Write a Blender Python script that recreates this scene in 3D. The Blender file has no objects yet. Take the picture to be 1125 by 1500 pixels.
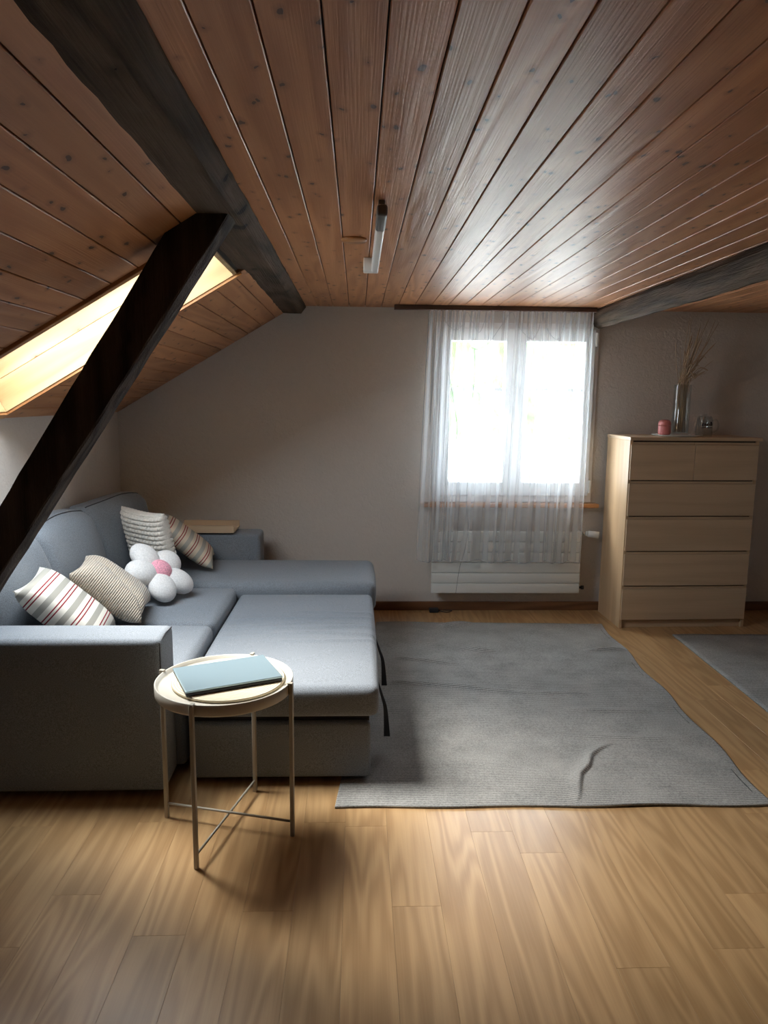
import bpy, bmesh, math, random
from mathutils import Matrix, Vector
random.seed(7)
C = bpy.context.scene.collection
SC = bpy.context.scene

# ------------------------------------------------------------------ camera, world, light
EYE = Vector((0, 0, 1.45))
PITCH, YAW, ROLL = math.radians(8.85), math.radians(2.15), math.radians(0.6)
fw = Vector((math.sin(YAW)*math.cos(PITCH), math.cos(YAW)*math.cos(PITCH), -math.sin(PITCH)))
rt = Vector((math.cos(YAW), -math.sin(YAW), 0))
up = rt.cross(fw)
rt, up = rt*math.cos(ROLL)+up*math.sin(ROLL), up*math.cos(ROLL)-rt*math.sin(ROLL)
cam = bpy.data.cameras.new('camera'); cam.sensor_fit = 'VERTICAL'; cam.sensor_height = 36
cam.lens = 36*1060/1500; cam.clip_start = .02
co = bpy.data.objects.new('camera', cam); C.objects.link(co)
m = Matrix((rt, up, -fw)).transposed().to_4x4(); m.translation = EYE
co.matrix_world = m
SC.camera = co

SKY = 5.2
w = bpy.data.worlds.new('sky'); SC.world = w; w.use_nodes = True
bg = w.node_tree.nodes['Background']
bg.inputs[0].default_value = (.82, .92, 1.0, 1); bg.inputs[1].default_value = SKY
SC.view_settings.view_transform = 'Standard'; SC.view_settings.look = 'None'
SC.view_settings.gamma = 1; SC.view_settings.use_curve_mapping = False
SC.view_settings.exposure = 1.85

sun = bpy.data.lights.new('hazy_sun', 'SUN'); sun.energy = 4.8; sun.angle = math.radians(38); sun.color = (1, .95, .86)
so = bpy.data.objects.new('hazy_sun', sun); C.objects.link(so); so.location = (-4, 4, 8)
so.rotation_euler = Vector((-.536, .202, .82)).to_track_quat('Z', 'Y').to_euler()

def portal(name, loc, rot, sx, sy):
    l = bpy.data.lights.new(name, 'AREA'); l.shape = 'RECTANGLE'; l.size = sx; l.size_y = sy
    l.cycles.is_portal = True
    o = bpy.data.objects.new(name, l); C.objects.link(o); o.location = loc; o.rotation_euler = rot
portal('window_portal', (1.05, 5.2, 1.36), (math.radians(-90), 0, 0), 1.1, 1.25)
SLOPE = math.radians(30.65)
RN = Vector((-math.sin(SLOPE), 0, math.cos(SLOPE)))          # roof normal (outward)
RA = Vector((-1.584, 0, 1.347))
RU = Vector((math.cos(SLOPE), 0, math.sin(SLOPE)))
def roof(x, y, d=0):                                          # point on roof plane by x, offset d outward
    t = (x-RA.x)/RU.x
    p = RA + RU*t + RN*d; return Vector((p.x, y, p.z))
pc = roof(-1.04, 2.87, .27)
portal('roof_window_portal', pc, (0, -SLOPE, 0), 1.15, .74)

# ------------------------------------------------------------------ materials
def nt(name):
    m = bpy.data.materials.new(name); m.use_nodes = True
    t = m.node_tree; return m, t, t.nodes['Principled BSDF']
def N(t, typ, **kw):
    n = t.nodes.new(typ)
    for k, v in kw.items():
        if hasattr(n, k): setattr(n, k, v)
        else: n.inputs[k.replace('_', ' ')].default_value = v
    return n
def L(t, a, b): t.links.new(a, b)
def math_(t, op, a, b=None, c=None):
    n = t.nodes.new('ShaderNodeMath'); n.operation = op
    for i, v in enumerate((a, b, c)):
        if v is None: continue
        if isinstance(v, (int, float)): n.inputs[i].default_value = v
        else: L(t, v, n.inputs[i])
    return n.outputs[0]
def ramp(t, fac, stops):
    r = t.nodes.new('ShaderNodeValToRGB')
    e = r.color_ramp.elements
    while len(e) < len(stops): e.new(.5)
    for el, (p, c) in zip(e, stops): el.position = p; el.color = (*c, 1)
    L(t, fac, r.inputs[0]); return r.outputs[0]
def mix(t, fac, a, b, mode='MIX'):
    n = t.nodes.new('ShaderNodeMix'); n.data_type = 'RGBA'; n.blend_type = mode
    for s, v in ((0, fac), (6, a), (7, b)):
        if isinstance(v, (int, float)): n.inputs[s].default_value = v
        elif isinstance(v, tuple): n.inputs[s].default_value = (*v, 1)
        else: L(t, v, n.inputs[s])
    return n.outputs[2]
def bump(t, b, h, strength, dist):
    n = N(t, 'ShaderNodeBump'); n.inputs['Strength'].default_value = strength; n.inputs['Distance'].default_value = dist
    L(t, h, n.inputs['Height']); L(t, n.outputs[0], b.inputs['Normal'])
def coords(t, scale, rnd=True, rot=(0, 0, 0)):
    tc = N(t, 'ShaderNodeTexCoord'); mp = N(t, 'ShaderNodeMapping')
    mp.inputs['Scale'].default_value = scale; mp.inputs['Rotation'].default_value = rot
    L(t, tc.outputs['Object'], mp.inputs['Vector'])
    if not rnd: return mp.outputs[0]
    oi = N(t, 'ShaderNodeObjectInfo')
    v = N(t, 'ShaderNodeVectorMath', operation='SCALE'); v.inputs[0].default_value = (37, 53, 71)
    L(t, oi.outputs['Random'], v.inputs['Scale'])
    a = N(t, 'ShaderNodeVectorMath', operation='ADD'); L(t, mp.outputs[0], a.inputs[0]); L(t, v.outputs[0], a.inputs[1])
    return a.outputs[0]
def plain(name, col, rough=.5, metal=0, spec=.5):
    m, t, b = nt(name); b.inputs['Base Color'].default_value = (*col, 1)
    b.inputs['Roughness'].default_value = rough; b.inputs['Metallic'].default_value = metal
    b.inputs['Specular IOR Level'].default_value = spec; return m
def wood(name, light, dark, axis, rings=9, rough=.4, knots=None, bmp=.3, var=.25, fine=.35, coat=0, stretch=9, nscale=5.5, bdist=.002):
    """axis: index of the board's long direction in object space"""
    m, t, b = nt(name)
    s = [nscale]*3; s[axis] = nscale/stretch
    v = coords(t, s)
    n = N(t, 'ShaderNodeTexNoise', Scale=1.0, Detail=2.0, Roughness=.45); L(t, v, n.inputs['Vector'])
    ring = math_(t, 'SINE', math_(t, 'MULTIPLY', n.outputs[0], rings*6.283))
    ring = math_(t, 'MULTIPLY_ADD', ring, .5, .5)
    s2 = [220]*3; s2[axis] = 4
    n2 = N(t, 'ShaderNodeTexNoise', Scale=1.0, Detail=2.0); L(t, coords(t, s2), n2.inputs['Vector'])
    g = math_(t, 'ADD', math_(t, 'MULTIPLY', ring, 1-fine), math_(t, 'MULTIPLY', n2.outputs[0], fine))
    col = ramp(t, g, [(.15, light), (.9, dark)])
    oi = N(t, 'ShaderNodeObjectInfo')
    tone = ramp(t, oi.outputs['Random'], [(0, (1-var,)*3), (1, (1+var*.4,)*3)])
    col = mix(t, 1.0, col, tone, 'MULTIPLY')
    h = g
    if knots:
        s3 = [knots[0]]*3; s3[axis] = knots[0]*.55
        vo = N(t, 'ShaderNodeTexVoronoi', Scale=1.0, voronoi_dimensions='2D')
        sx = N(t, 'ShaderNodeSeparateXYZ'); L(t, coords(t, s3), sx.inputs[0]); cx = N(t, 'ShaderNodeCombineXYZ')
        pl = knots[3] if len(knots) > 3 else (0, 1)
        L(t, sx.outputs[pl[0]], cx.inputs[0]); L(t, sx.outputs[pl[1]], cx.inputs[1])
        dn = N(t, 'ShaderNodeTexNoise', Scale=2.5, Detail=2.0); L(t, cx.outputs[0], dn.inputs['Vector'])
        dv = N(t, 'ShaderNodeVectorMath', operation='MULTIPLY_ADD'); L(t, dn.outputs['Color'], dv.inputs[0]); dv.inputs[1].default_value = (.35, .35, 0); L(t, cx.outputs[0], dv.inputs[2])
        L(t, dv.outputs[0], vo.inputs['Vector'])
        wn = N(t, 'ShaderNodeTexWhiteNoise'); L(t, vo.outputs['Position'], wn.inputs['Vector'])
        size = math_(t, 'MULTIPLY_ADD', wn.outputs[0], knots[1], -knots[1]*.35)
        k = math_(t, 'LESS_THAN', math_(t, 'SUBTRACT', vo.outputs['Distance'], size), 0)
        halo = N(t, 'ShaderNodeMapRange'); L(t, math_(t, 'SUBTRACT', vo.outputs['Distance'], size), halo.inputs[0])
        halo.inputs[1].default_value = 0; halo.inputs[2].default_value = .16; halo.inputs[3].default_value = .55; halo.inputs[4].default_value = 0
        on = math_(t, 'GREATER_THAN', size, 0.005)
        col = mix(t, math_(t, 'MULTIPLY', halo.outputs[0], on), col, tuple(c*.55 for c in dark))
        col = mix(t, math_(t, 'MULTIPLY', k, on), col, knots[2])
    L(t, col, b.inputs['Base Color'])
    b.inputs['Roughness'].default_value = rough
    if coat: b.inputs['Coat Weight'].default_value = coat; b.inputs['Coat Roughness'].default_value = .25
    bump(t, b, h, bmp, bdist)
    return m
def fabric(name, col, scale=350, amt=.35, bmp=.4, rough=.95, dist=.0015):
    m, t, b = nt(name)
    n = N(t, 'ShaderNodeTexNoise', Scale=scale, Detail=2.0); L(t, coords(t, (1, 1, 1), False), n.inputs['Vector'])
    c = ramp(t, n.outputs[0], [(.3, tuple(x*(1-amt) for x in col)), (.7, tuple(x*(1+amt) for x in col))])
    L(t, c, b.inputs['Base Color']); b.inputs['Roughness'].default_value = rough
    b.inputs['Specular IOR Level'].default_value = .2
    b.inputs['Sheen Weight'].default_value = .15
    bump(t, b, n.outputs[0], bmp, dist); return m
def plaster(name, col):
    m, t, b = nt(name); v = coords(t, (1, 1, 1), False)
    n = N(t, 'ShaderNodeTexNoise', Scale=38.0, Detail=4.0, Roughness=.6, Distortion=.8); L(t, v, n.inputs['Vector'])
    L(t, ramp(t, n.outputs[0], [(.2, tuple(c*.95 for c in col)), (.8, col)]), b.inputs['Base Color'])
    b.inputs['Roughness'].default_value = .85
    bump(t, b, n.outputs[0], .55, .012); return m
def glass(name, tint=(1, 1, 1), gl=.1, rough=.02):
    m, t, b = nt(name); t.nodes.remove(b)
    tr = N(t, 'ShaderNodeBsdfTransparent'); tr.inputs[0].default_value = (*tint, 1)
    g = N(t, 'ShaderNodeBsdfGlossy'); g.inputs['Roughness'].default_value = rough
    lw = N(t, 'ShaderNodeLayerWeight'); lw.inputs[0].default_value = .25
    f = math_(t, 'MULTIPLY_ADD', math_(t, 'POWER', lw.outputs['Facing'], 3.0), .45, gl*.2)
    mx = N(t, 'ShaderNodeMixShader'); L(t, f, mx.inputs[0]); L(t, tr.outputs[0], mx.inputs[1]); L(t, g.outputs[0], mx.inputs[2])
    L(t, mx.outputs[0], t.nodes['Material Output'].inputs[0]); return m

M = {}
M['ceil'] = wood('pine_ceiling', (.60, .285, .13), (.42, .175, .07), 1, rings=7, rough=.42, knots=(15, .15, (.10, .045, .022)), bmp=.9, var=.22, fine=.5)
M['pine_light'] = wood('pine_lining', (.52, .36, .18), (.42, .26, .11), 0, rings=6, rough=.5, knots=(9, .15, (.25, .10, .04), (0, 2)), bmp=.15, var=.1)
M['trimwood'] = wood('pine_trim', (.50, .24, .09), (.34, .14, .05), 0, rough=.35, var=.1)
M['oak'] = wood('oak_floor', (.50, .32, .155), (.35, .205, .09), 1, rings=9, rough=.32, bmp=.06, var=.12, fine=.45, stretch=11, nscale=8)
M['veneer'] = wood('oak_veneer', (.60, .45, .30), (.49, .355, .23), 0, rings=5, rough=.45, bmp=.08, var=.06, fine=.6, stretch=12)
M['veneer_side'] = wood('oak_veneer_side', (.60, .43, .26), (.46, .31, .18), 2, rings=5, rough=.4, bmp=.08, var=.05, fine=.6, stretch=12)
M['base'] = wood('baseboard_wood', (.22, .10, .045), (.13, .055, .025), 0, rough=.45, var=.1)
M['beam'] = wood('old_beam', (.125, .088, .060), (.032, .022, .015), 1, rings=6, rough=.8, bmp=1.0, bdist=.010, fine=.55, var=.1, knots=(6, .2, (.012, .009, .007)))
M['strut'] = wood('strut_beam', (.075, .052, .038), (.016, .010, .008), 2, rings=6, rough=.75, bmp=1.0, bdist=.010, fine=.5, var=.1)
for k_ in ('beam', 'strut'): M[k_].node_tree.nodes['Principled BSDF'].inputs['Specular IOR Level'].default_value = .15
M['plaster'] = plaster('rough_plaster', (.64, .59, .54))
M['dark'] = plain('dark_gap', (.02, .014, .01), .9)
M['sofa'] = fabric('sofa_grey', (.20, .222, .25))
M['seam'] = plain('seam_dark', (.05, .05, .055), .9)
M['white'] = plain('white_lacquer', (.78, .78, .76), .35)
M['wframe'] = plain('window_white', (.80, .81, .82), .3)
M['pane'] = glass('window_pane')
M['vglass'] = glass('vase_glass', (.93, .95, .95), .35)
M['rad'] = plain('radiator_enamel', (.72, .73, .70), .4)
M['metal'] = plain('beige_steel', (.40, .37, .31), .38, .0)
M['traym'] = plain('beige_tray', (.58, .55, .48), .4)
M['chrome'] = plain('chrome', (.5, .5, .5), .25, 1)
M['black'] = plain('black_plastic', (.02, .02, .022), .5)
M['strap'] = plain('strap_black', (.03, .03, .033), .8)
M['greycap'] = plain('grey_cap', (.12, .12, .12), .5)
M['laptop'] = plain('laptop_lid', (.36, .49, .56), .28, .55)
M['rail'] = plain('curtain_rail_brown', (.10, .06, .045), .5)
M['pink'] = plain('pink_ceramic', (.62, .20, .19), .4)
M['pinkf'] = fabric('pink_plush', (.75, .34, .42), 200)
M['plush'] = fabric('white_plush', (.72, .71, .70), 160, .12, .6)
M['knit'] = fabric('cream_knit', (.60, .56, .50), 260, .2, .5)
M['straw'] = plain('dry_grass', (.42, .31, .20), .8)
M['print'] = plain('dark_print', (.05, .03, .03), .6)
M['foliage'] = fabric('tree_foliage', (.10, .22, .05), 3, .6, 1, dist=.1)
M['ground'] = plain('pale_paving', (.62, .62, .6), .9)
M['bark'] = plain('bark', (.12, .09, .07), .9)
M['wire'] = plain('wire_grey', (.22, .23, .24), .6)

def mk_rug():
    m, t, b = nt('rug_weave')
    v = coords(t, (1, 1, 1), False)
    n = N(t, 'ShaderNodeTexNoise', Scale=170.0, Detail=2.0); L(t, v, n.inputs['Vector'])
    wv = N(t, 'ShaderNodeTexWave', wave_type='BANDS', bands_direction='Y', Scale=26.0, Distortion=1.0); L(t, v, wv.inputs['Vector'])
    n3 = N(t, 'ShaderNodeTexNoise', Scale=7.0, Detail=3.0); L(t, v, n3.inputs['Vector'])
    g = math_(t, 'ADD', math_(t, 'MULTIPLY', n.outputs[0], .7), math_(t, 'MULTIPLY', wv.outputs['Fac'], .3))
    c = ramp(t, g, [(.3, (.10, .10, .098)), (.68, (.48, .475, .45))])
    c = mix(t, .5, c, ramp(t, n3.outputs[0], [(.3, (.18, .18, .177)), (.7, (.32, .315, .305))]))
    L(t, c, b.inputs['Base Color']); b.inputs['Roughness'].default_value = .95; b.inputs['Specular IOR Level'].default_value = .1
    bump(t, b, g, .6, .003); return m
M['rug'] = mk_rug()
def mk_stripe(name, bgc):
    m, t, b = nt(name)
    tc = N(t, 'ShaderNodeTexCoord'); sp = N(t, 'ShaderNodeSeparateXYZ'); L(t, tc.outputs['Object'], sp.inputs[0])
    u = math_(t, 'FRACT', math_(t, 'MULTIPLY_ADD', sp.outputs[1], 1/.088, .2))
    def band(a, bb): return math_(t, 'MULTIPLY', math_(t, 'GREATER_THAN', u, a), math_(t, 'LESS_THAN', u, bb))
    grey = mix(t, band(.10, .38), bgc, (.36, .35, .31))
    red = math_(t, 'ADD', band(.60, .66), band(.76, .82))
    c = mix(t, red, grey, (.26, .035, .045))
    L(t, c, b.inputs['Base Color']); b.inputs['Roughness'].default_value = .9; b.inputs['Specular IOR Level'].default_value = .15
    n = N(t, 'ShaderNodeTexNoise', Scale=400.0); L(t, tc.outputs['Object'], n.inputs['Vector']); bump(t, b, n.outputs[0], .3, .001)
    return m
M['stripe'] = mk_stripe('striped_cotton', (.74, .71, .64))
M['stripe2'] = mk_stripe('striped_cotton_warm', (.62, .52, .40))
def mk_cord():
    m, t, b = nt('corduroy')
    tc = N(t, 'ShaderNodeTexCoord'); sp = N(t, 'ShaderNodeSeparateXYZ'); L(t, tc.outputs['Object'], sp.inputs[0])
    s = math_(t, 'MULTIPLY_ADD', math_(t, 'SINE', math_(t, 'MULTIPLY', sp.outputs[1], 6.283/.0095)), .5, .5)
    L(t, ramp(t, s, [(.0, (.30, .24, .18)), (.7, (.56, .49, .40))]), b.inputs['Base Color'])
    b.inputs['Roughness'].default_value = .8; b.inputs['Sheen Weight'].default_value = .4
    bump(t, b, s, .7, .004); return m
M['cord'] = mk_cord()
def mk_sheer():
    m, t, b = nt('sheer_voile'); t.nodes.remove(b)
    tr = N(t, 'ShaderNodeBsdfTransparent'); tl = N(t, 'ShaderNodeBsdfTranslucent'); df = N(t, 'ShaderNodeBsdfDiffuse')
    tl.inputs[0].default_value = (.55, .57, .6, 1); df.inputs[0].default_value = (.85, .85, .85, 1)
    a = N(t, 'ShaderNodeMixShader'); a.inputs[0].default_value = .45; L(t, tl.outputs[0], a.inputs[1]); L(t, df.outputs[0], a.inputs[2])
    lw = N(t, 'ShaderNodeLayerWeight'); lw.inputs[0].default_value = .5      # folds seen edge-on look denser
    f = math_(t, 'MULTIPLY_ADD', lw.outputs['Facing'], .45, .27)
    x = N(t, 'ShaderNodeMixShader'); L(t, f, x.inputs[0]); L(t, tr.outputs[0], x.inputs[1]); L(t, a.outputs[0], x.inputs[2])
    L(t, x.outputs[0], t.nodes['Material Output'].inputs[0]); return m
M['sheer'] = mk_sheer()
def mk_mat():
    m, t, b = nt('woven_straw')
    v = coords(t, (1, 1, 1), False)
    wv = N(t, 'ShaderNodeTexWave', wave_type='RINGS', rings_direction='Z', Scale=34.0, Distortion=.6); L(t, v, wv.inputs['Vector'])
    L(t, ramp(t, wv.outputs['Fac'], [(0, (.50, .42, .28)), (1, (.78, .71, .55))]), b.inputs['Base Color'])
    b.inputs['Roughness'].default_value = .85; bump(t, b, wv.outputs['Fac'], .5, .003); return m
M['straw_mat'] = mk_mat()

# ------------------------------------------------------------------ mesh helpers
def obj(name, bm, mat, parent=None, smooth=False, loc=None):
    me = bpy.data.meshes.new(name)
    bmesh.ops.recalc_face_normals(bm, faces=bm.faces[:])
    bm.to_mesh(me); bm.free()
    me.materials.append(M[mat] if isinstance(mat, str) else mat)
    if smooth:
        for p in me.polygons: p.use_smooth = True
    o = bpy.data.objects.new(name, me); C.objects.link(o)
    if loc is not None: o.location = loc
    if parent: adopt(o, parent)
    return o
def adopt(o, parent):
    o.parent = parent
    o.matrix_parent_inverse = WM[parent.name].inverted() if parent.name in WM else Matrix.Identity(4)
WM = {}
def tag(o, label=None, cat=None, group=None, kind=None):
    if label: o['label'] = label
    if cat: o['category'] = cat
    if group: o['group'] = group
    if kind: o['kind'] = kind
    return o
def thing(name, loc, label, cat, group=None):
    o = bpy.data.objects.new(name, None); C.objects.link(o); o.location = loc; o.empty_display_size = .1
    WM[o.name] = Matrix.Translation(loc)
    return tag(o, label, cat, group)
def boxbm(lo, hi, bev=0, seg=1, bm=None):
    own = bm is None
    bm = bm or bmesh.new()
    lo, hi = Vector(lo), Vector(hi)
    r = bmesh.ops.create_cube(bm, size=1, matrix=Matrix.Translation((lo+hi)/2) @ Matrix.Diagonal((*(hi-lo), 1)))
    if bev: bmesh.ops.bevel(bm, geom=list({e for v in r['verts'] for e in v.link_edges}), offset=bev, segments=seg, affect='EDGES', profile=.5)
    return bm
def box(name, lo, hi, mat, parent=None, bev=0, seg=1):
    return obj(name, boxbm(lo, hi, bev, seg), mat, parent, bev and seg > 1)
def cyl(bm, p, q, r, r2=None, n=16):
    p, q = Vector(p), Vector(q); d = q-p
    mt = Matrix.Translation((p+q)/2) @ d.to_track_quat('Z', 'Y').to_matrix().to_4x4()
    bmesh.ops.create_cone(bm, cap_ends=True, segments=n, radius1=r, radius2=r if r2 is None else r2, depth=d.length, matrix=mt)
    return bm
def lathe(prof, loc, n=32, bm=None):
    bm = bm or bmesh.new(); rows = []
    for r, z in prof:
        rows.append([bm.verts.new((loc[0]+r*math.cos(a), loc[1]+r*math.sin(a), loc[2]+z)) for a in [2*math.pi*i/n for i in range(n)]] if r > 1e-6 else [bm.verts.new((loc[0], loc[1], loc[2]+z))])
    for A, B in zip(rows, rows[1:]):
        for i in range(n):
            j = (i+1) % n
            if len(A) == 1 and len(B) > 1: bm.faces.new((A[0], B[j], B[i]))
            elif len(B) == 1 and len(A) > 1: bm.faces.new((A[i], A[j], B[0]))
            elif len(A) > 1: bm.faces.new((A[i], A[j], B[j], B[i]))
    return bm
def tube(pts, r, n=6, bm=None, taper=None):
    bm = bm or bmesh.new(); pts = [Vector(p) for p in pts]; rows = []
    for i, p in enumerate(pts):
        d = (pts[min(i+1, len(pts)-1)]-pts[max(i-1, 0)]).normalized()
        a = d.orthogonal().normalized() if i == 0 else (a0 - d*a0.dot(d)).normalized()
        a0 = a; b = d.cross(a)
        rr = r*(taper[i] if taper else 1)
        rows.append([bm.verts.new(p+(a*math.cos(k)+b*math.sin(k))*rr) for k in [2*math.pi*q/n for q in range(n)]])
    for A, B in zip(rows, rows[1:]):
        for i in range(n): bm.faces.new((A[i], A[(i+1) % n], B[(i+1) % n], B[i]))
    bm.faces.new(rows[0][::-1]); bm.faces.new(rows[-1]); return bm
def spline(pts, k=6):
    pts = [Vector(p) for p in pts]; out = []
    for i in range(len(pts)-1):
        p0, p1, p2, p3 = pts[max(i-1, 0)], pts[i], pts[i+1], pts[min(i+2, len(pts)-1)]
        for j in range(k):
            t = j/k
            out.append(.5*((2*p1)+(p2-p0)*t+(2*p0-5*p1+4*p2-p3)*t*t+(3*p1-p0-3*p2+p3)*t**3))
    return out+[pts[-1]]
def soft(lo, hi, r, m=(8, 8, 4), bulge=(0, 0, 0), fn=None, mat=None):
    """rounded, slightly swollen upholstery block; world box lo..hi"""
    lo, hi = Vector(lo), Vector(hi); c = (lo+hi)/2; h = (hi-lo)/2
    ax = []
    for i in range(3):
        R = min(r, h[i]*.98)
        e = [h[i], h[i]-R*.3, h[i]-R*.65]
        inner = [(-(h[i]-R))+(2*(h[i]-R))*k/m[i] for k in range(m[i]+1)]
        ax.append([-x for x in e]+inner+e[::-1])
    bm = bmesh.new(); V = {}; soft.last = []
    soft.ux = min((q/h[0] for q in ax[0]), key=lambda q: abs(q-.45))
    def vert(p):
        key = tuple(round(x, 5) for x in p)
        if key in V: return V[key]
        q = Vector([max(-(h[i]-min(r, h[i]*.98)), min(h[i]-min(r, h[i]*.98), p[i])) for i in range(3)])
        d = Vector(p)-q
        # scale each rounded component by its own radius
        if d.length > 1e-9: s = q + d.normalized()*min(r, max(abs(x) for x in d) if sum(abs(x) > 1e-9 for x in d) == 1 else r)
        else: s = q
        u = [p[i]/h[i] for i in range(3)]
        for i in range(3):
            j, k = (i+1) % 3, (i+2) % 3
            s[i] += bulge[i]*u[i]*(1-u[j]**2)*(1-u[k]**2)
        s = c+s
        if fn: s = fn(s, u)
        V[key] = bm.verts.new(s); soft.last.append((u, s.copy())); return V[key]
    for i in range(3):
        j, k = (i+1) % 3, (i+2) % 3
        for sgn in (-1, 1):
            for a in range(len(ax[j])-1):
                for b in range(len(ax[k])-1):
                    f = []
                    for da, db in ((0, 0), (1, 0), (1, 1), (0, 1)):
                        p = [0, 0, 0]; p[i] = sgn*h[i]; p[j] = ax[j][a+da]; p[k] = ax[k][b+db]; f.append(vert(p))
                    if len(set(f)) == 4:
                        try: bm.faces.new(f)
                        except ValueError: pass
    return bm

# ------------------------------------------------------------------ setting
YB, YF, XL, XR, ZC = 4.88, -4.0, -1.585, 3.35, 2.045
# floor and planks
fl = tag(box('floor', (XL-.2, YF-.2, -.06), (XR+.2, YB+.2, -.009), 'dark'), kind='structure'); WM['floor'] = Matrix.Identity(4)
PW = .1425; cache = {}
def plank_mesh(w, l, h, bev, name, mat):
    k = (name, round(w, 3), round(l, 2))
    if k not in cache:
        bm = boxbm((-w/2, -l/2, -h), (w/2, l/2, 0), bev)
        me = bpy.data.meshes.new(name); bm.to_mesh(me); bm.free(); me.materials.append(M[mat]); cache[k] = me
    return cache[k]
k0 = math.floor((XL+.606)/PW)
x = -.606+k0*PW
while x < XR:
    x0, x1 = max(x, XL), min(x+PW, XR)
    y = YF - random.random()*1.2
    while y < YB:
        y0, y1 = max(y, YF), min(y+1.28, YB)
        if y1-y0 > .03 and x1-x0 > .01:
            o = bpy.data.objects.new('plank', plank_mesh(x1-x0-.0003, y1-y0-.0004, .009, .0004, 'plank', 'oak'))
            C.objects.link(o); o.location = ((x0+x1)/2, (y0+y1)/2, 0); o.parent = fl
        y += 1.28
    x += PW
# ceiling and boards
ce = tag(box('ceiling', (-.55, YF-.2, ZC+.012), (XR+.2, YB+.3, ZC+.25), 'dark'), kind='structure')
def board(parent, w, l, loc, rot=None):
    o = bpy.data.objects.new('board', plank_mesh(w-.0035, l-.002, .016, .002, 'board', 'ceil'))
    C.objects.link(o); o.location = loc; o.parent = parent
    if rot: o.rotation_euler = rot
BW = .105
x = .046-4*BW
while x < XR:
    x1 = min(x+BW, XR)
    board(ce, x1-x, YB-YF, ((x+x1)/2, (YB+YF)/2, ZC+.016)); x += BW
# walls
def wall(name, parts):
    bm = bmesh.new()
    for lo, hi in parts: boxbm(lo, hi, bm=bm)
    return tag(obj(name, bm, 'plaster'), kind='structure')
WX0, WX1, WZ0, WZ1 = .505, 1.60, .765, 1.955          # window opening
wall('wall_back', [((-2.2, YB, -.06), (WX0, YB+.3, 2.5)), ((WX1, YB, -.06), (XR+.2, YB+.3, 2.5)),
                   ((WX0, YB, -.06), (WX1, YB+.3, WZ0)), ((WX0, YB, WZ1), (WX1, YB+.3, 2.5))])
wall('wall_left', [((XL-.25, YF-.2, -.06), (XL, YB+.05, 1.38))])
wall('wall_right', [((XR, YF-.2, -.06), (XR+.2, YB+.05, 2.2))])
wall('wall_front', [((-2.2, YF-.2, -.06), (XR+.2, YF, 2.6))])
# sloped ceiling with an opening for the roof window
SY0, SY1, SX0, SX1 = 2.50, 3.245, -1.53, -.535
bm = bmesh.new()
def slab(x0, x1, y0, y1, d0=.017, d1=.30):
    v = [bm.verts.new(roof(x, y, d)) for d in (d0, d1) for (x, y) in ((x0, y0), (x1, y0), (x1, y1), (x0, y1))]
    for f in ((0, 1, 2, 3), (4, 5, 6, 7), (0, 1, 5, 4), (1, 2, 6, 5), (2, 3, 7, 6), (3, 0, 4, 7)): bm.faces.new([v[i] for i in f])
slab(-1.95, -.2, YF-.2, SY0-.012); slab(-1.95, -.2, SY1+.012, YB+.3)
slab(-1.95, SX0-.012, SY0-.012, SY1+.012); slab(SX1+.012, -.2, SY0-.012, SY1+.012)
cs = tag(obj('ceiling_sloped', bm, 'dark'), kind='structure')
xs = -.536; SB = .0885
for k in range(-1, 13):
    xa, xb = xs-k*SB, xs-(k+1)*SB
    xb = max(xb, XL); 
    if xa-xb < .01: continue
    xm = (xa+xb)/2; wd = (xa-xb)/RU.x
    spans = [(YF, YB)]
    if xm < SX1+.05 and xm > SX0-.03: spans = [(YF, SY0-.02), (SY1+.02, YB)]
    for a, b in spans: board(cs, wd, b-a, roof(xm, (a+b)/2, .017), (0, -SLOPE, 0))
# roof window: lining, casing trim, sash, pane
rw = thing('window_2', roof(-1.04, 2.87), None, None); rw['kind'] = 'structure'
def lining(x0, x1, y0, y1, d0, d1, mat='pine_light', name='lining_board', parent=rw):
    """a block laid out in roof coordinates; its mesh x axis runs up the slope"""
    l = (x1-x0)/RU.x; bmm = boxbm((-l/2, -(y1-y0)/2, -(d1-d0)/2), (l/2, (y1-y0)/2, (d1-d0)/2), .0015)
    o = obj(name, bmm, mat)
    o.matrix_world = Matrix.Translation(roof((x0+x1)/2, (y0+y1)/2, (d0+d1)/2)) @ Matrix.Rotation(-SLOPE, 4, 'Y')
    # the offset along the normal moves x, so recentre
    o.parent = parent; o.matrix_parent_inverse = WM[parent.name].inverted(); return o
for a, b in ((0, .13), (.131, .29)):
    lining(SX0, SX1, SY1-.002, SY1+.014, a, b); lining(SX0, SX1, SY0-.014, SY0+.002, a, b)
lining(SX1, SX1+.014, SY0, SY1, 0, .29); lining(SX0-.014, SX0, SY0, SY1, 0, .29)
for (a, b, c, d) in ((SX0-.03, SX1+.03, SY1+.004, SY1+.034), (SX0-.03, SX1+.03, SY0-.034, SY0-.004)):
    lining(a, b, c, d, -.012, .004, 'trimwood', 'casing')
lining(SX0-.035, SX0-.005, SY0-.03, SY1+.03, -.012, .004, 'trimwood', 'casing')
for a, b, c, d in ((SX0, SX1, SY1-.055, SY1-.003), (SX0, SX1, SY0+.003, SY0+.055), (SX1-.055, SX1, SY0+.055, SY1-.055), (SX0, SX0+.055, SY0+.055, SY1-.055)):
    lining(a, b, c, d, .225, .265, 'pine_light', 'sash_rail')
lining(SX0+.05, SX1-.05, SY0+.05, SY1-.05, .243, .247, 'pane', 'pane')
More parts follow.
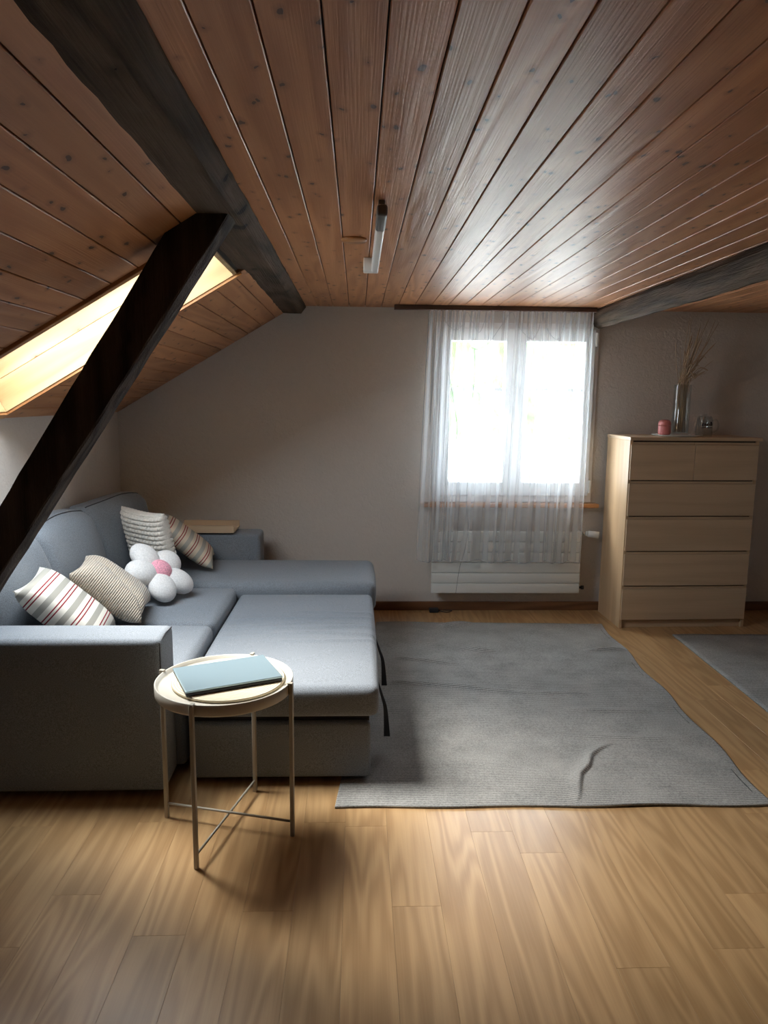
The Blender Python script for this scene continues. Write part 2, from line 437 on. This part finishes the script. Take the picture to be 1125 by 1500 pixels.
# baseboards
for nm, lo, hi in (('baseboard_back', (-.9, YB-.016, 0), (XR, YB, .062)), ('baseboard_left', (XL, YF, 0), (XL+.016, YB, .062)), ('baseboard_right', (XR-.016, YF, 0), (XR, YB-.016, .062))):
    tag(box(nm, lo, hi, 'base', None, .004), kind='structure')
# window
wn = thing('window_1', (1.05, YB, WZ0), None, None); wn['kind'] = 'structure'
bm = bmesh.new()
for lo, hi in (((WX0, 4.862, WZ0), (WX0+.045, 4.95, WZ1)), ((WX1-.04, 4.862, WZ0), (WX1, 4.95, WZ1)), ((WX0+.045, 4.862, WZ1-.045), (WX1-.04, 4.95, WZ1)), ((WX0+.045, 4.862, WZ0), (WX1-.04, 4.95, WZ0+.05))):
    boxbm(lo, hi, .003, bm=bm)
obj('frame', bm, 'wframe', wn)
for i, (x0, x1) in enumerate(((WX0+.04, 1.045), (1.045, WX1-.028))):
    bm = bmesh.new(); z0, z1 = WZ0+.045, WZ1-.035; f = .068; ya, yb = 4.838, 4.915
    for lo, hi in (((x0, ya, z0), (x0+f, yb, z1)), ((x1-f, ya, z0), (x1, yb, z1)), ((x0+f, ya, z1-.085), (x1-f, yb, z1)), ((x0+f, ya, z0), (x1-f, yb, z0+.095))): boxbm(lo, hi, .005, bm=bm)
    s = obj('sash', bm, 'wframe', wn)
    box('pane', (x0+f-.03, 4.872, z0+.08), (x1-f+.01, 4.878, z1-.07), 'pane', s)
    box('glazing_bar', (x0+f-.025, 4.858, 1.508), (x1-f+.005, 4.892, 1.535), 'wframe', s, .003)
    if i: 
        for z in (z0+.02, z1-.11): box('hinge', (x1-.004, 4.828, z), (x1+.014, 4.85, z+.09), 'white', s, .004)
    else:
        b2 = boxbm((x1-.04, 4.825, 1.30), (x1-.018, 4.838, 1.37), .003); boxbm((x1-.036, 4.79, 1.33), (x1-.022, 4.825, 1.345), bm=b2); boxbm((x1-.037, 4.785, 1.22), (x1-.021, 4.799, 1.345), .003, bm=b2)
        obj('handle', b2, 'white', s)
tag(box('trim_1', (.43, 4.80, .735), (1.64, YB+.02, .762), 'trimwood', None, .004), kind='structure')

# ------------------------------------------------------------------ beams
def rough_extrude(prof, y0, y1, ny, jit, shift=lambda y: (0, 0)):
    bm = bmesh.new(); rows = []
    for i in range(ny+1):
        y = y0+(y1-y0)*i/ny; sx, sz = shift(y)
        rows.append([bm.verts.new((px+sx+random.uniform(-jit, jit), y, pz+sz+random.uniform(-jit, jit))) for px, pz in prof])
    n = len(prof)
    for A, B in zip(rows, rows[1:]):
        for i in range(n): bm.faces.new((A[i], A[(i+1) % n], B[(i+1) % n], B[i]))
    bm.faces.new(rows[0]); bm.faces.new(rows[-1][::-1]); return bm
o = obj('purlin_beam', rough_extrude([(-.535, 2.0), (-.49, 1.998), (-.43, 1.997), (-.372, 1.998), (-.362, 2.006), (-.340, 2.035), (-.338, 2.2), (-.535, 2.2)], YF, YB-.001, 130, .0016), 'beam')
tag(o, 'hewn grey-brown beam running along the top of the sloped ceiling', 'beam')
bm = bmesh.new(); rows = []
for i in range(31):
    z = .415+(1.997-.415)*i/30; xl = -.932+(z-1.408)*.652; xr = -.787+(z-1.408)*.675
    j = lambda: random.uniform(-.003, .003)
    rows.append([bm.verts.new((px+j()*.7, py+j(), z)) for px, py in ((max(xl, XL+.002), 2.31), ((xl+xr)/2, 2.308), (xr-.006, 2.31), (xr, 2.316), (xr+.004, 2.36), (xr, 2.418), (max(xl, XL+.002), 2.42))])
for A, B in zip(rows, rows[1:]):
    for i in range(7): bm.faces.new((A[i], A[(i+1) % 7], B[(i+1) % 7], B[i]))
bm.faces.new(rows[0]); bm.faces.new(rows[-1][::-1])
tag(obj('strut_beam', bm, 'strut'), 'dark diagonal timber strut leaning from the left wall up to the purlin', 'beam')
prof = []
for k in range(14):
    a = 2*math.pi*k/14; r = .066*(1+.08*math.sin(3*a+1)); prof.append((r*math.cos(a)*1.02, r*math.sin(a)))
o = obj('log_beam', rough_extrude(prof, YF, YB-.001, 90, .0028, lambda y: (1.612-.022*(YB-y)+.006*math.sin(y*2.3), 1.99+.005*math.sin(y*1.7))), 'beam')
tag(o, 'round weathered log beam under the flat ceiling above the chest of drawers', 'beam')

# ------------------------------------------------------------------ sofa
sf = thing('corner_sofa_bed', (-1.0, 3.5, 0), 'grey fabric corner sofa bed with the bed section pulled out', 'sofa')
def part(name, bm, mat='sofa', parent=sf, smooth=True): return obj(name, bm, mat, parent, smooth)
def seam(name, pts, parent, r=.003): return obj(name, tube(pts, r, 5), 'seam', parent)
ar = part('armrest', soft((-1.56, 2.47, .03), (-.69, 2.655, .605), .022, (10, 3, 6), (0, .006, .004)))
seam('seam', [(-.695, 2.478, .04), (-.693, 2.476, .30), (-.695, 2.478, .592), (-.695, 2.56, .602), (-.695, 2.645, .597)], ar, .0025)
part('armrest', soft((-1.56, 4.50, .03), (-.61, 4.70, .605), .025, (8, 3, 6), (0, .006, .004)))
part('back_frame', soft((-1.58, 2.655, .03), (-1.525, 4.50, .655), .02, (3, 12, 5)))
part('seat_base', soft((-1.525, 2.66, .03), (-.66, 3.90, .27), .02, (5, 8, 3)))
def lean(y0, y1, ztop, turn=0):
    def fn(s, u):
        t = (s.z-.42)/(ztop-.42)
        s.x -= .10*t-.03*math.sin(t*3.1); s.z += .009*math.sin(s.y*9+u[0])*max(0, u[2])+.006*(1-u[1]**2)*max(0, u[2])
        s.x += .010*math.sin(s.y*14)*u[0]+turn*(s.y-y0)/(y1-y0)*(.4+.6*t)
        return s
    return soft((-1.50, y0, .415), (-1.335, y1, ztop), .055, (6, 12, 8), (.018, .006, .012), fn)
for y0, y1, zt, turn in ((2.66, 3.24, .855, 0), (3.25, 3.87, .855, .02), (3.88, 4.485, .865, .14)):
    bm = lean(y0, y1, zt, turn)
    pts = sorted([Vector(c) for u, c in soft.last if u[2] > .999 and abs(u[0]-soft.ux) < .01 and abs(u[1]) < .93], key=lambda p: p.y)
    b = part('back_cushion', bm)
    seam('seam', [p+Vector((0, 0, .001)) for p in pts], b, .0028)
for y0, y1 in ((2.66, 3.225), (3.235, 3.885)):
    part('seat_cushion', soft((-1.50, y0, .27), (-.655, y1, .425), .035, (8, 8, 3), (.006, .004, .014)))
part('chaise_base', soft((-1.525, 3.905, .03), (.085, 4.50, .27), .02, (10, 5, 3)))
part('chaise_cushion', soft((-1.50, 3.895, .27), (.105, 4.50, .445), .045, (14, 6, 3), (.008, .004, .010)))
def wrinkle(s, u):
    if u[2] > .9:
        for yc, a, xc, ww in ((3.25, .006, -.1, .5), (3.31, .005, -.2, .4), (3.16, .006, -.05, .45), (3.40, .004, -.25, .4), (3.07, .004, -.1, .35), (3.5, .003, 0, .3)):
            d = s.y-yc-.05*(s.x+.3)+.012*math.sin(s.x*11+yc*40)
            s.z += 1.7*a*math.exp(-(d/.015)**2)*math.exp(-((s.x-xc)/ww)**2)
    return s
po = part('bed_cushion', soft((-.64, 2.565, .265), (.085, 3.885, .388), .03, (22, 150, 3), (.008, .004, .012), wrinkle))
part('bed_box', soft((-.62, 2.575, .022), (.055, 3.88, .245), .016, (8, 12, 4), (.004, .004, 0)))
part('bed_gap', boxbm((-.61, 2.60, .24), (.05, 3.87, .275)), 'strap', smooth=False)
for y, z0, z1, dx in ((2.83, .30, .06, .05), (3.30, .33, .09, .06)):
    bm = bmesh.new(); P = spline([(.086, y, z0), (.088+dx*.25, y+.003, z0-.06), (.088+dx*.5, y+.006, (z0+z1)/2), (.088+dx*.55, y+.008, z1)], 5)
    prev = None
    for p in P:
        a, b_ = bm.verts.new(p), bm.verts.new(p+Vector((.006+.02*min(1, (z0-p.z)/(z0-z1)), 0, 0)))
        c_, d_ = bm.verts.new(p+Vector((0, .004, .001))), bm.verts.new(p+Vector((.006+.02*min(1, (z0-p.z)/(z0-z1)), .004, .001)))
        if prev:
            bm.faces.new((prev[0], prev[1], b_, a)); bm.faces.new((prev[2], c_, d_, prev[3])); bm.faces.new((prev[0], a, c_, prev[2])); bm.faces.new((prev[1], prev[3], d_, b_))
        prev = (a, b_, c_, d_)
    obj('pull_strap', bm, 'strap', sf)

# ------------------------------------------------------------------ pillows
def frame(A, B, Cc, size):
    A, B, Cc = Vector(A), Vector(B), Vector(Cc)
    u = (B-A).normalized(); v = (Cc-A); v = (v-u*v.dot(u)).normalized(); n = v.cross(u)
    if n.z < 0 : n = -n
    c = A+(u+v)*size/2
    m = Matrix((u, v, n)).transposed().to_4x4(); m.translation = c; return m
def pillow(name, mw, size, h, mat, label, n=26, fn=None):
    bm = bmesh.new(); s = size/2; G = {}
    for side in (1, -1):
        for i in range(n+1):
            for j in range(n+1):
                x, y = -1+2*i/n, -1+2*j/n
                if side == -1 and (i in (0, n) or j in (0, n)): G[side, i, j] = G[1, i, j]; continue
                e = max(0, (1-x**4)*(1-y**4))**.55
                px, py = s*x*(1-.09*(1-y*y)*abs(x)**2), s*y*(1-.09*(1-x*x)*abs(y)**2)
                z = side*h*e
                if fn: z += fn(x, y, side)*min(1, e*3)
                G[side, i, j] = bm.verts.new((px, py, z))
        for i in range(n):
            for j in range(n): bm.faces.new([G[side, i+a, j+b] for a, b in ((0, 0), (1, 0), (1, 1), (0, 1))])
    o = obj(name, bm, mat, None, True); o.matrix_world = mw
    tag(o, label, 'pillow', 'throw pillows on the sofa'); return o
pillow('striped_pillow', frame((-1.36, 3.08, .725), (-1.29, 2.69, .725), (-1.07, 3.06, .465), .41), .41, .065, 'stripe', 'white pillow with grey and red stripes leaning by the near armrest')
fold = lambda x, y, s: -.03*math.exp(-((x-y*.6-.1)/.16)**2)*(s > 0)
pillow('corduroy_pillow', frame((-1.29, 3.42, .70), (-1.23, 3.05, .70), (-1.0, 3.40, .475), .37), .37, .075, 'cord', 'beige ribbed corduroy pillow between the striped pillow and the flower cushion', 36, fold)
def knitf(x, y, s): return .014*abs(math.sin(y*7.5*math.pi))**.5*(.35+.65*abs(math.sin(x*7*math.pi))**.6)*s
pillow('chunky_knit_pillow', frame((-1.305, 4.025, .845), (-1.065, 3.815, .845), (-1.095, 3.945, .50), .39), .40, .05, 'knit', 'cream chunky knit pillow with puffy rows behind the flower cushion', 130, knitf)
pillow('striped_pillow', frame((-1.19, 4.405, .74), (-1.12, 4.0, .74), (-.89, 4.385, .495), .39), .41, .055, 'stripe2', 'tan pillow with grey and red stripes leaning by the far armrest')
fl_ = thing('flower_cushion', (-1.02, 3.60, .45), 'white plush flower-shaped cushion with a pink centre', 'pillow')
nrm = Vector((.60, -.28, .75)).normalized(); ua = Vector((.75, .0, -.62)); ua = (ua-nrm*ua.dot(nrm)).normalized(); va = nrm.cross(ua)
cF = Vector((-1.0, 3.605, .575))
def ell(bm, c, U, V_, W_, a, b, cc):
    r = bmesh.ops.create_uvsphere(bm, u_segments=24, v_segments=14, radius=1)
    for v in r['verts']: v.co = c+U*v.co.x*a+V_*v.co.y*b+W_*v.co.z*cc
for k in range(5):
    a = 2*math.pi*k/5+.35; d = ua*math.cos(a)+va*math.sin(a)
    bm = bmesh.new(); ell(bm, cF+d*.105, d, nrm.cross(d), nrm, .088, .074, .05); obj('petal', bm, 'plush', fl_, True)
bm = bmesh.new(); ell(bm, cF+nrm*.018, ua, va, nrm, .06, .06, .042); tag(obj('flower_centre', bm, 'pinkf', fl_, True), 'pink centre')
# wooden tray on far armrest
tr = thing('armrest_tray', (-.94, 4.6, .605), 'pale wooden tray resting on the far armrest', 'tray')
box('tray_panel', (-1.13, 4.49, .612), (-.77, 4.71, .624), 'veneer', tr, .002)
for y0, y1 in ((4.485, 4.497), (4.703, 4.715)): box('tray_lip', (-1.13, y0, .612), (-.77, y1, .658), 'veneer', tr, .002)

# ------------------------------------------------------------------ side table, placemat, laptop
TX, TY = -.435, 2.30
tb = thing('tray_table', (TX, TY, 0), 'round beige metal tray table beside the near armrest', 'table')
bm = lathe([(0, .512), (.212, .512), (.214, .498), (.222, .497), (.2245, .502), (.2245, .533), (.2225, .535), (.2195, .534), (.216, .524), (.208, .520), (0, .520)], (TX, TY, 0), 64)
obj('tray_top', bm, 'traym', tb, True)
for k in range(4):
    a = math.radians(-105+90*k); c, s = math.cos(a), math.sin(a); px, py = TX+.2315*c, TY+.2315*s
    bm = bmesh.new(); boxbm((-.0065, -.0065, 0), (.0065, .0065, .535), .0015, bm=bm); boxbm((-.012, -.0065, .535), (.0065, .0065, .540), .0015, bm=bm)
    bmesh.ops.transform(bm, matrix=Matrix.Translation((px, py, 0)) @ Matrix.Rotation(a, 4, 'Z'), verts=bm.verts)
    obj('leg', bm, 'metal', tb)
for k in range(2):
    a = math.radians(-105+90*k); d = Vector((math.cos(a), math.sin(a), 0))*.226
    obj('cross_bar', cyl(bmesh.new(), Vector((TX, TY, .045+.008*k))-d, Vector((TX, TY, .045+.008*k))+d, .0042, n=10), 'metal', tb, True)
pm = obj('placemat', lathe([(0, 0), (.178, 0), (.185, .003), (.185, .007), (.178, .009), (0, .009)], (0, 0, 0), 56), 'straw_mat', None, True, (TX+.012, TY+.008, .5205))
tag(pm, 'round woven straw placemat on the tray table', 'placemat')
lp = thing('laptop', (-.43, 2.315, .5297), 'closed silver-blue laptop on the woven placemat', 'laptop')
ML = Matrix.Translation((-.43, 2.315, .5297)) @ Matrix.Rotation(math.radians(24), 4, 'Z')
def lpart(name, lo, hi, mat, bev):
    bm = boxbm(lo, hi, bev, 2); bmesh.ops.transform(bm, matrix=ML, verts=bm.verts); return obj(name, bm, mat, lp)
lpart('laptop_base', (-.156, -.109, 0), (.156, .109, .0105), 'black', .003)
lpart('laptop_lid', (-.1575, -.110, .0112), (.1575, .111, .0185), 'laptop', .0025)
lpart('hinge', (-.11, .1085, .005), (.11, .1135, .014), 'greycap', .001)

# ------------------------------------------------------------------ rugs
def rug(name, P, nx, ny, hfn, label):
    bm = bmesh.new(); g = []; T = .007
    for top in (1, 0):
        rows = []
        for j in range(ny+1):
            v = j/ny; row = []
            for i in range(nx+1):
                u = i/nx
                p = (P[0]*(1-u)+P[1]*u)*(1-v)+(P[3]*(1-u)+P[2]*u)*v
                e = .011*math.sin(v*23+u*3)*(u > .98)+.004*math.sin(u*19)*(v < .02 or v > .98)
                x, y = p.x+e*(u > .98), p.y+e*(u <= .98)
                h = hfn(x, y)
                row.append(bm.verts.new((x, y, .0015+(T+h if top else max(0, h-.001)))))
            rows.append(row)
        g.append(rows)
    for k in (0, 1):
        for j in range(ny):
            for i in range(nx): bm.faces.new((g[k][j][i], g[k][j][i+1], g[k][j+1][i+1], g[k][j+1][i]))
    for j in range(ny):
        for i in (0, nx): bm.faces.new((g[0][j][i], g[0][j+1][i], g[1][j+1][i], g[1][j][i]))
    for i in range(nx):
        for j in (0, ny): bm.faces.new((g[0][j][i], g[0][j][i+1], g[1][j][i+1], g[1][j][i]))
    return tag(obj(name, bm, 'rug', None, True), label, 'rug')
def seg(x, y, a, b, w):
    ax, ay = a; bx, by = b; dx, dy = bx-ax, by-ay; t = max(0, min(1, ((x-ax)*dx+(y-ay)*dy)/(dx*dx+dy*dy)))
    d = math.hypot(x-ax-t*dx, y-ay-t*dy); return math.exp(-(d/w)**2)*math.sin(math.pi*min(1, max(0.02, t*.9+.05)))**.5
CREASE = [(.82, 2.44), (.85, 2.53), (.875, 2.60), (.93, 2.67), (.97, 2.76), (1.03, 2.82), (1.10, 2.87)]
RIDGE = [((.20, 3.55), (.85, 3.40), .012, .022), ((.85, 3.40), (1.15, 3.38), .008, .02), ((.25, 3.9), (.55, 3.80), .012, .02),
         ((.62, 4.05), (.80, 4.0), .015, .02), ((1.35, 4.0), (1.57, 4.03), .014, .022), ((.5, 4.45), (.72, 4.54), .018, .03), ((1.0, 3.2), (1.45, 3.18), .006, .022), ((.9, 2.95), (1.35, 2.9), .006, .025), ((.3, 4.2), (.5, 4.1), .010, .03)]
def h1(x, y):
    h = .0025*(1+math.sin(x*9+2*math.sin(y*5)))*(1+math.sin(y*7+x*3))*.5
    if .75 < x < 1.2 and 2.38 < y < 2.95:
        best = 0
        for k in range(len(CREASE)-1):
            (ax, ay), (bx, by) = CREASE[k], CREASE[k+1]; dx, dy = bx-ax, by-ay
            t = max(0, min(1, ((x-ax)*dx+(y-ay)*dy)/(dx*dx+dy*dy))); d = (x-ax-t*dx)*dy-(y-ay-t*dy)*dx; L_ = math.hypot(dx, dy)
            dist = math.hypot(x-ax-t*dx, y-ay-t*dy); g = (k+t)/(len(CREASE)-1)
            w_ = .030 if d < 0 else .007                     # gentle on one side, steep on the other
            best = max(best, math.exp(-(dist/w_)**2)*math.sin(math.pi*min(1, max(0, .08+g*.92)))**.6)
        h += .013*best
    for a, b, hh, ww in RIDGE: h += 1.4*hh*seg(x, y, a, b, ww)
    return h
V3 = Vector
rug('area_rug', [V3((-.075, 2.40, 0)), V3((1.52, 2.385, 0)), V3((1.60, 4.53, 0)), V3((.13, 4.57, 0))], 260, 340, h1, 'rumpled grey woven rug in front of the window and sofa bed')
rug('area_rug', [V3((1.92, 2.3, 0)), V3((3.2, 2.35, 0)), V3((3.2, 4.30, 0)), V3((1.985, 4.31, 0))], 40, 50, lambda x, y: .001*(1+math.sin(x*8+y*5)), 'grey woven rug lying flat in front of the chest of drawers')

# ------------------------------------------------------------------ curtain, rail, wire
tag(box('curtain_rail', (.23, 4.72, 2.015), (1.53, 4.765, 2.044), 'rail', None, .002), 'dark brown curtain rail fixed under the ceiling above the window', 'curtain rail')
bm = bmesh.new(); nx, nz = 220, 44; rows = []
for j in range(nz+1):
    v = j/nz; row = []
    for i in range(nx+1):
        u = i/nx
        x0 = .45+(1.505-.45)*u; x1 = .395+(1.495-.395)*(u+.018*math.sin(u*19)); x = x0*(1-v**.8)+x1*v**.8
        sharp = (abs(math.sin(math.pi*(u*11.5+.2)))**8)*.022*(1-v)**1.5
        wave = (.014+.012*v)*math.sin(u*2*math.pi*10.5+1.6*math.sin(u*7)+v*1.1)*min(1, .25+v*1.5)+.010*math.sin(u*2*math.pi*23+2*v)*(.3+.7*(u < .2))
        z = 2.012-(2.012-.385)*v + (.006*math.sin(u*31)+.012*u)*v*(-1)
        row.append(bm.verts.new((x, 4.715-sharp+wave, z)))
    rows.append(row)
for j in range(nz):
    for i in range(nx): bm.faces.new((rows[j][i], rows[j][i+1], rows[j+1][i+1], rows[j+1][i]))
hem = [rows[-1][i].co.copy()+Vector((0, -.001, .004)) for i in range(0, nx+1, 2)]
cu = thing('curtain', (.95, 4.715, .385), 'sheer white pleated curtain hanging in front of the window', 'curtain')
obj('voile', bm, 'sheer', cu, True); obj('hem', tube(hem, .003, 5), 'sheer', cu)
def wp(px, py, Y=4.672):
    d = fw+rt*((px-562.5)/1060)-up*((py-750)/1060); t = Y/d.y; return EYE+d*t
def cr(pts): return [wp(580+a*.32, 430+b*.32) for a, b in pts]
bm = bmesh.new()
for pl in ([(215, 95), (235, 140), (270, 165), (300, 150), (325, 85), (350, 130), (380, 178), (405, 130), (412, 90)], [(345, 245), (375, 255), (430, 220), (480, 150), (530, 85), (560, 150), (620, 208), (655, 160), (668, 90), (700, 175), (740, 210), (768, 150), (778, 90)],
           [(358, 250), (362, 340), (350, 480)], [(240, 360), (262, 480), (280, 620), (262, 740), (235, 880)], [(328, 860), (322, 960), (330, 1060), (318, 1160), (295, 1240), (282, 1310), (274, 1372)]):
    tube(spline(cr(pl), 5), .0016, 5, bm)
tag(obj('string_light_wire', bm, 'wire'), 'thin grey string light wire looped across the curtain', 'wire')

# ------------------------------------------------------------------ radiator
ra = thing('radiator', (1.01, 4.82, .15), 'white flat horizontal panel radiator under the window', 'radiator')
nt_ = 6; hz = (.578-.148)/nt_
for k in range(nt_): box('radiator_tube', (.505, 4.765, .148+k*hz+.0012), (1.522, 4.79, .148+(k+1)*hz-.0012), 'rad', ra, .004, 2)
for xx in (.512, 1.50): box('header', (xx, 4.79, .15), (xx+.025, 4.83, .576), 'rad', ra)
for xx in (.7, 1.3): box('bracket', (xx, 4.83, .3), (xx+.03, YB, .42), 'rad', ra)
bm = cyl(bmesh.new(), (1.525, 4.80, .56), (1.56, 4.80, .56), .012); vp = obj('valve', bm, 'chrome', ra, True)
bm = cyl(bmesh.new(), (1.56, 4.80, .56), (1.572, 4.795, .56), .017); cyl(bm, (1.572, 4.795, .56), (1.64, 4.775, .553), .021, .024, 20); obj('knob', bm, 'white', vp, True)
bm = cyl(bmesh.new(), (1.515, 4.80, .182), (1.545, 4.80, .182), .008); cyl(bm, (1.545, 4.80, .182), (1.562, 4.80, .182), .014); obj('drain_plug', bm, 'black', ra, True)
bm = cyl(bmesh.new(), (1.545, 4.80, .56), (1.545, YB, .56), .008); obj('pipe', bm, 'chrome', ra, True)
bm = bmesh.new(); boxbm((.50, 4.80, 0), (.565, 4.845, .028), .006, 2, bm); tube(spline([(.565, 4.82, .012), (.62, 4.80, .006), (.66, 4.84, .006), (.60, 4.85, .006)], 5), .003, 5, bm)
tag(obj('power_adapter', bm, 'black'), 'small black power adapter on the floor below the radiator', 'adapter')

# ------------------------------------------------------------------ chest of drawers
DW, DD, DH = .835, .41, 1.235
dr = thing('chest_of_drawers', (1.697, 4.449, 0), 'oak veneer chest of six drawers beside the window', 'dresser')
MD = Matrix.Translation((1.697, 4.449, 0)) @ Matrix.Rotation(math.radians(1.6), 4, 'Z')
MD = MD @ Matrix.Diagonal((1, .95, 1, 1))
def dpart(name, lo, hi, mat='veneer', parent=dr, bev=.0015):
    bm = boxbm(lo, hi, bev); o = obj(name, bm, mat); o.matrix_world = MD; o.parent = parent
    o.matrix_parent_inverse = (WM[parent.name] if parent.name in WM else MD).inverted(); return o
dpart('side_panel', (0, .012, 0), (.02, DD, DH-.022), 'veneer_side'); dpart('side_panel', (DW-.02, .012, 0), (DW, DD, DH-.022), 'veneer_side')
dpart('top_panel', (-.004, -.004, DH-.022), (DW+.012, DD, DH), 'veneer', bev=.002)
dpart('back_panel', (.02, DD-.012, .02), (DW-.02, DD-.004, DH-.022)); dpart('plinth', (.02, .03, 0), (DW-.02, .05, .055))
dpart('carcass', (.02, .022, .055), (DW-.02, .03, DH-.022), 'dark')
zz = [(.058, .262), (.285, .489), (.512, .716), (.739, .943)]
def drawer(x0, x1, z0, z1):
    d = dpart('drawer', (x0, 0, z0), (x1, .018, z1)); WM[d.name] = MD
    dpart('drawer_lip', (x0, .013, z1), (x1, .021, z1+.016), 'veneer', d)
for z0, z1 in zz: drawer(.006, DW-.006, z0, z1)
drawer(.006, DW/2-.0015, .966, 1.188); drawer(DW/2+.0015, DW-.006, .966, 1.188)

# on top of the chest
TZ = DH+.001
tag(obj('plate', lathe([(0, 0), (.13, 0), (.155, .005), (.157, .008), (.13, .006), (0, .004)], (0, 0, 0), 48), 'white', None, True, (2.07, 4.645, TZ)), 'thin white round plate under the jar and the vase', 'plate')
pj = thing('scent_jar', (1.975, 4.62, TZ+.007), 'small pink rounded jar with a lid on the white plate', 'jar')
obj('jar_body', lathe([(0, 0), (.032, 0), (.038, .004), (.0395, .02), (.0395, .055), (.0385, .057), (0, .057)], (1.975, 4.62, TZ+.0075), 32), 'pink', pj, True)
obj('jar_lid', lathe([(0, .0585), (.0385, .0585), (.0395, .061), (.038, .078), (.030, .091), (.018, .096), (.008, .093), (0, .091)], (1.975, 4.62, TZ+.0075), 32), 'pink', pj, True)
VX, VY, VZ = 2.085, 4.64, TZ+.008
va_ = thing('glass_vase', (VX, VY, VZ), 'tall clear glass vase holding dried grass', 'vase')
obj('glass_body', lathe([(0, 0), (.052, 0), (.055, .004), (.053, .03), (.0535, .315), (.0525, .318), (.050, .315), (.0495, .03), (.046, .016), (0, .014)], (VX, VY, VZ), 40), 'vglass', va_, True)
gb = thing('dried_grass_bunch', (VX, VY, VZ+.016), 'bunch of brown dried grass stems standing in the glass vase', 'dried grass')
for k in range(46):
    a = random.uniform(0, 6.28); r0 = random.uniform(.004, .036); r1 = random.uniform(.01, .045)
    lean_ = random.gauss(.04, .028); ht = random.uniform(.45, .76) if k < 26 else random.uniform(.33, .5)
    b = Vector((VX+r0*math.cos(a), VY+r0*math.sin(a), VZ+.018)); m1 = Vector((VX+r1*math.cos(a+.5), VY+r1*math.sin(a+.5), VZ+.31))
    e = Vector((VX+lean_*2.2*(ht/.6)+.5*(r1*math.cos(a)), VY+random.uniform(-.07, .05), VZ+ht))
    mid = (m1+e)/2+Vector((random.uniform(-.012, .012), 0, .01))
    pts = [b, (b+m1)/2, m1, mid, e]
    if k > 38: pts.append(e+Vector((random.choice((-1, 1))*random.uniform(.03, .06), 0, -random.uniform(.0, .05))))
    P = spline(pts, 4); nP = len(P)
    tp = [1.0]*nP
    if k % 2 == 0:
        for q in range(nP-5, nP): tp[q] = 2.1
    tp[-1] = .3
    obj('stem', tube(P, .0019, 5, taper=tp), 'straw', gb)
MX, MY = 2.235, 4.62
mg = thing('glass_mug', (MX, MY, TZ), 'clear glass mug with a lid and dark print beside the vase', 'mug')
obj('glass_body', lathe([(0, 0), (.048, 0), (.051, .004), (.051, .10), (.048, .118), (.040, .126), (.038, .124), (.046, .115), (.0485, .10), (.0485, .008), (0, .007)], (MX, MY, TZ), 36), 'vglass', mg, True)
obj('lid', lathe([(0, .126), (.039, .126), (.040, .130), (.015, .133), (.010, .141), (0, .142)], (MX, MY, TZ), 28), 'vglass', mg, True)
obj('handle', tube(spline([(MX+.049, MY, TZ+.100), (MX+.078, MY, TZ+.104), (MX+.092, MY, TZ+.075), (MX+.084, MY, TZ+.038), (MX+.049, MY, TZ+.026)], 6), .0055, 8), 'vglass', mg, True)
bm = bmesh.new()
def arcbox(a0, a1, z0, z1):
    n = 6; rr = .0516; vs = [[bm.verts.new((MX+rr*math.sin(a0+(a1-a0)*i/n), MY-rr*math.cos(a0+(a1-a0)*i/n), TZ+z)) for i in range(n+1)] for z in (z0, z1)]
    for i in range(n): bm.faces.new((vs[0][i], vs[0][i+1], vs[1][i+1], vs[1][i]))
for a0, a1, z0, z1 in ((-.75, -.5, .066, .086), (-.46, -.25, .068, .083), (-.2, .0, .067, .084), (.05, .22, .068, .083), (.27, .55, .068, .094), (.58, .7, .07, .084), (-.85, .75, .054, .058)): arcbox(a0, a1, z0, z1)
obj('print', bm, 'print', mg)

# ------------------------------------------------------------------ ceiling lamp and cover
lm = thing('tube_lamp', (.07, 2.85, ZC), 'slim white tube lamp with a grey end fixed to the ceiling', 'lamp')
box('lamp_body', (.055, 2.45, 1.985), (.085, 3.22, 2.018), 'white', lm, .008, 3)
box('end_cap', (.054, 2.24, 1.984), (.086, 2.45, 2.019), 'greycap', lm, .009, 3)
box('mount', (.022, 3.20, 1.99), (.086, 3.27, ZC), 'white', lm, .004, 2)
box('mount', (.060, 2.30, 2.015), (.080, 2.36, ZC), 'greycap', lm, .002)
tag(obj('ceiling_cover', lathe([(0, -.010), (.044, -.010), (.048, -.006), (.048, 0), (0, 0)], (-.017, 2.85, ZC-.0005), 36), 'trimwood', None, True), 'round wooden cover plate on the ceiling beside the tube lamp', 'cover')

# ------------------------------------------------------------------ outside the window
tag(box('ground_outside', (-30, 5.6, -3.2), (30, 60, -3.0), 'ground'), kind='structure')
def tree(loc, r, h, label):
    t_ = thing('tree', loc, label, 'tree', 'trees outside the window')
    obj('trunk', cyl(bmesh.new(), loc, Vector(loc)+Vector((0, 0, h)), .18, .1, 10), 'bark', t_)
    bm = bmesh.new(); bmesh.ops.create_icosphere(bm, subdivisions=4, radius=r)
    for v in bm.verts:
        p = v.co; k = 1+.16*math.sin(p.x*4.1+p.z*3)*math.sin(p.y*3.7+1)+.1*math.sin(p.x*11+p.y*9)*math.sin(p.z*10); v.co = p*k; v.co.z *= .85
    bmesh.ops.translate(bm, verts=bm.verts, vec=Vector(loc)+Vector((0, 0, h+r*.55)))
    obj('crown', bm, 'foliage', t_, True)
tree((.6, 15, -3), 2.0, 4.6, 'leafy green tree standing outside behind the left window sash')
tree((4.6, 19, -3), 2.2, 3.4, 'leafy green tree standing outside behind the right window sash')
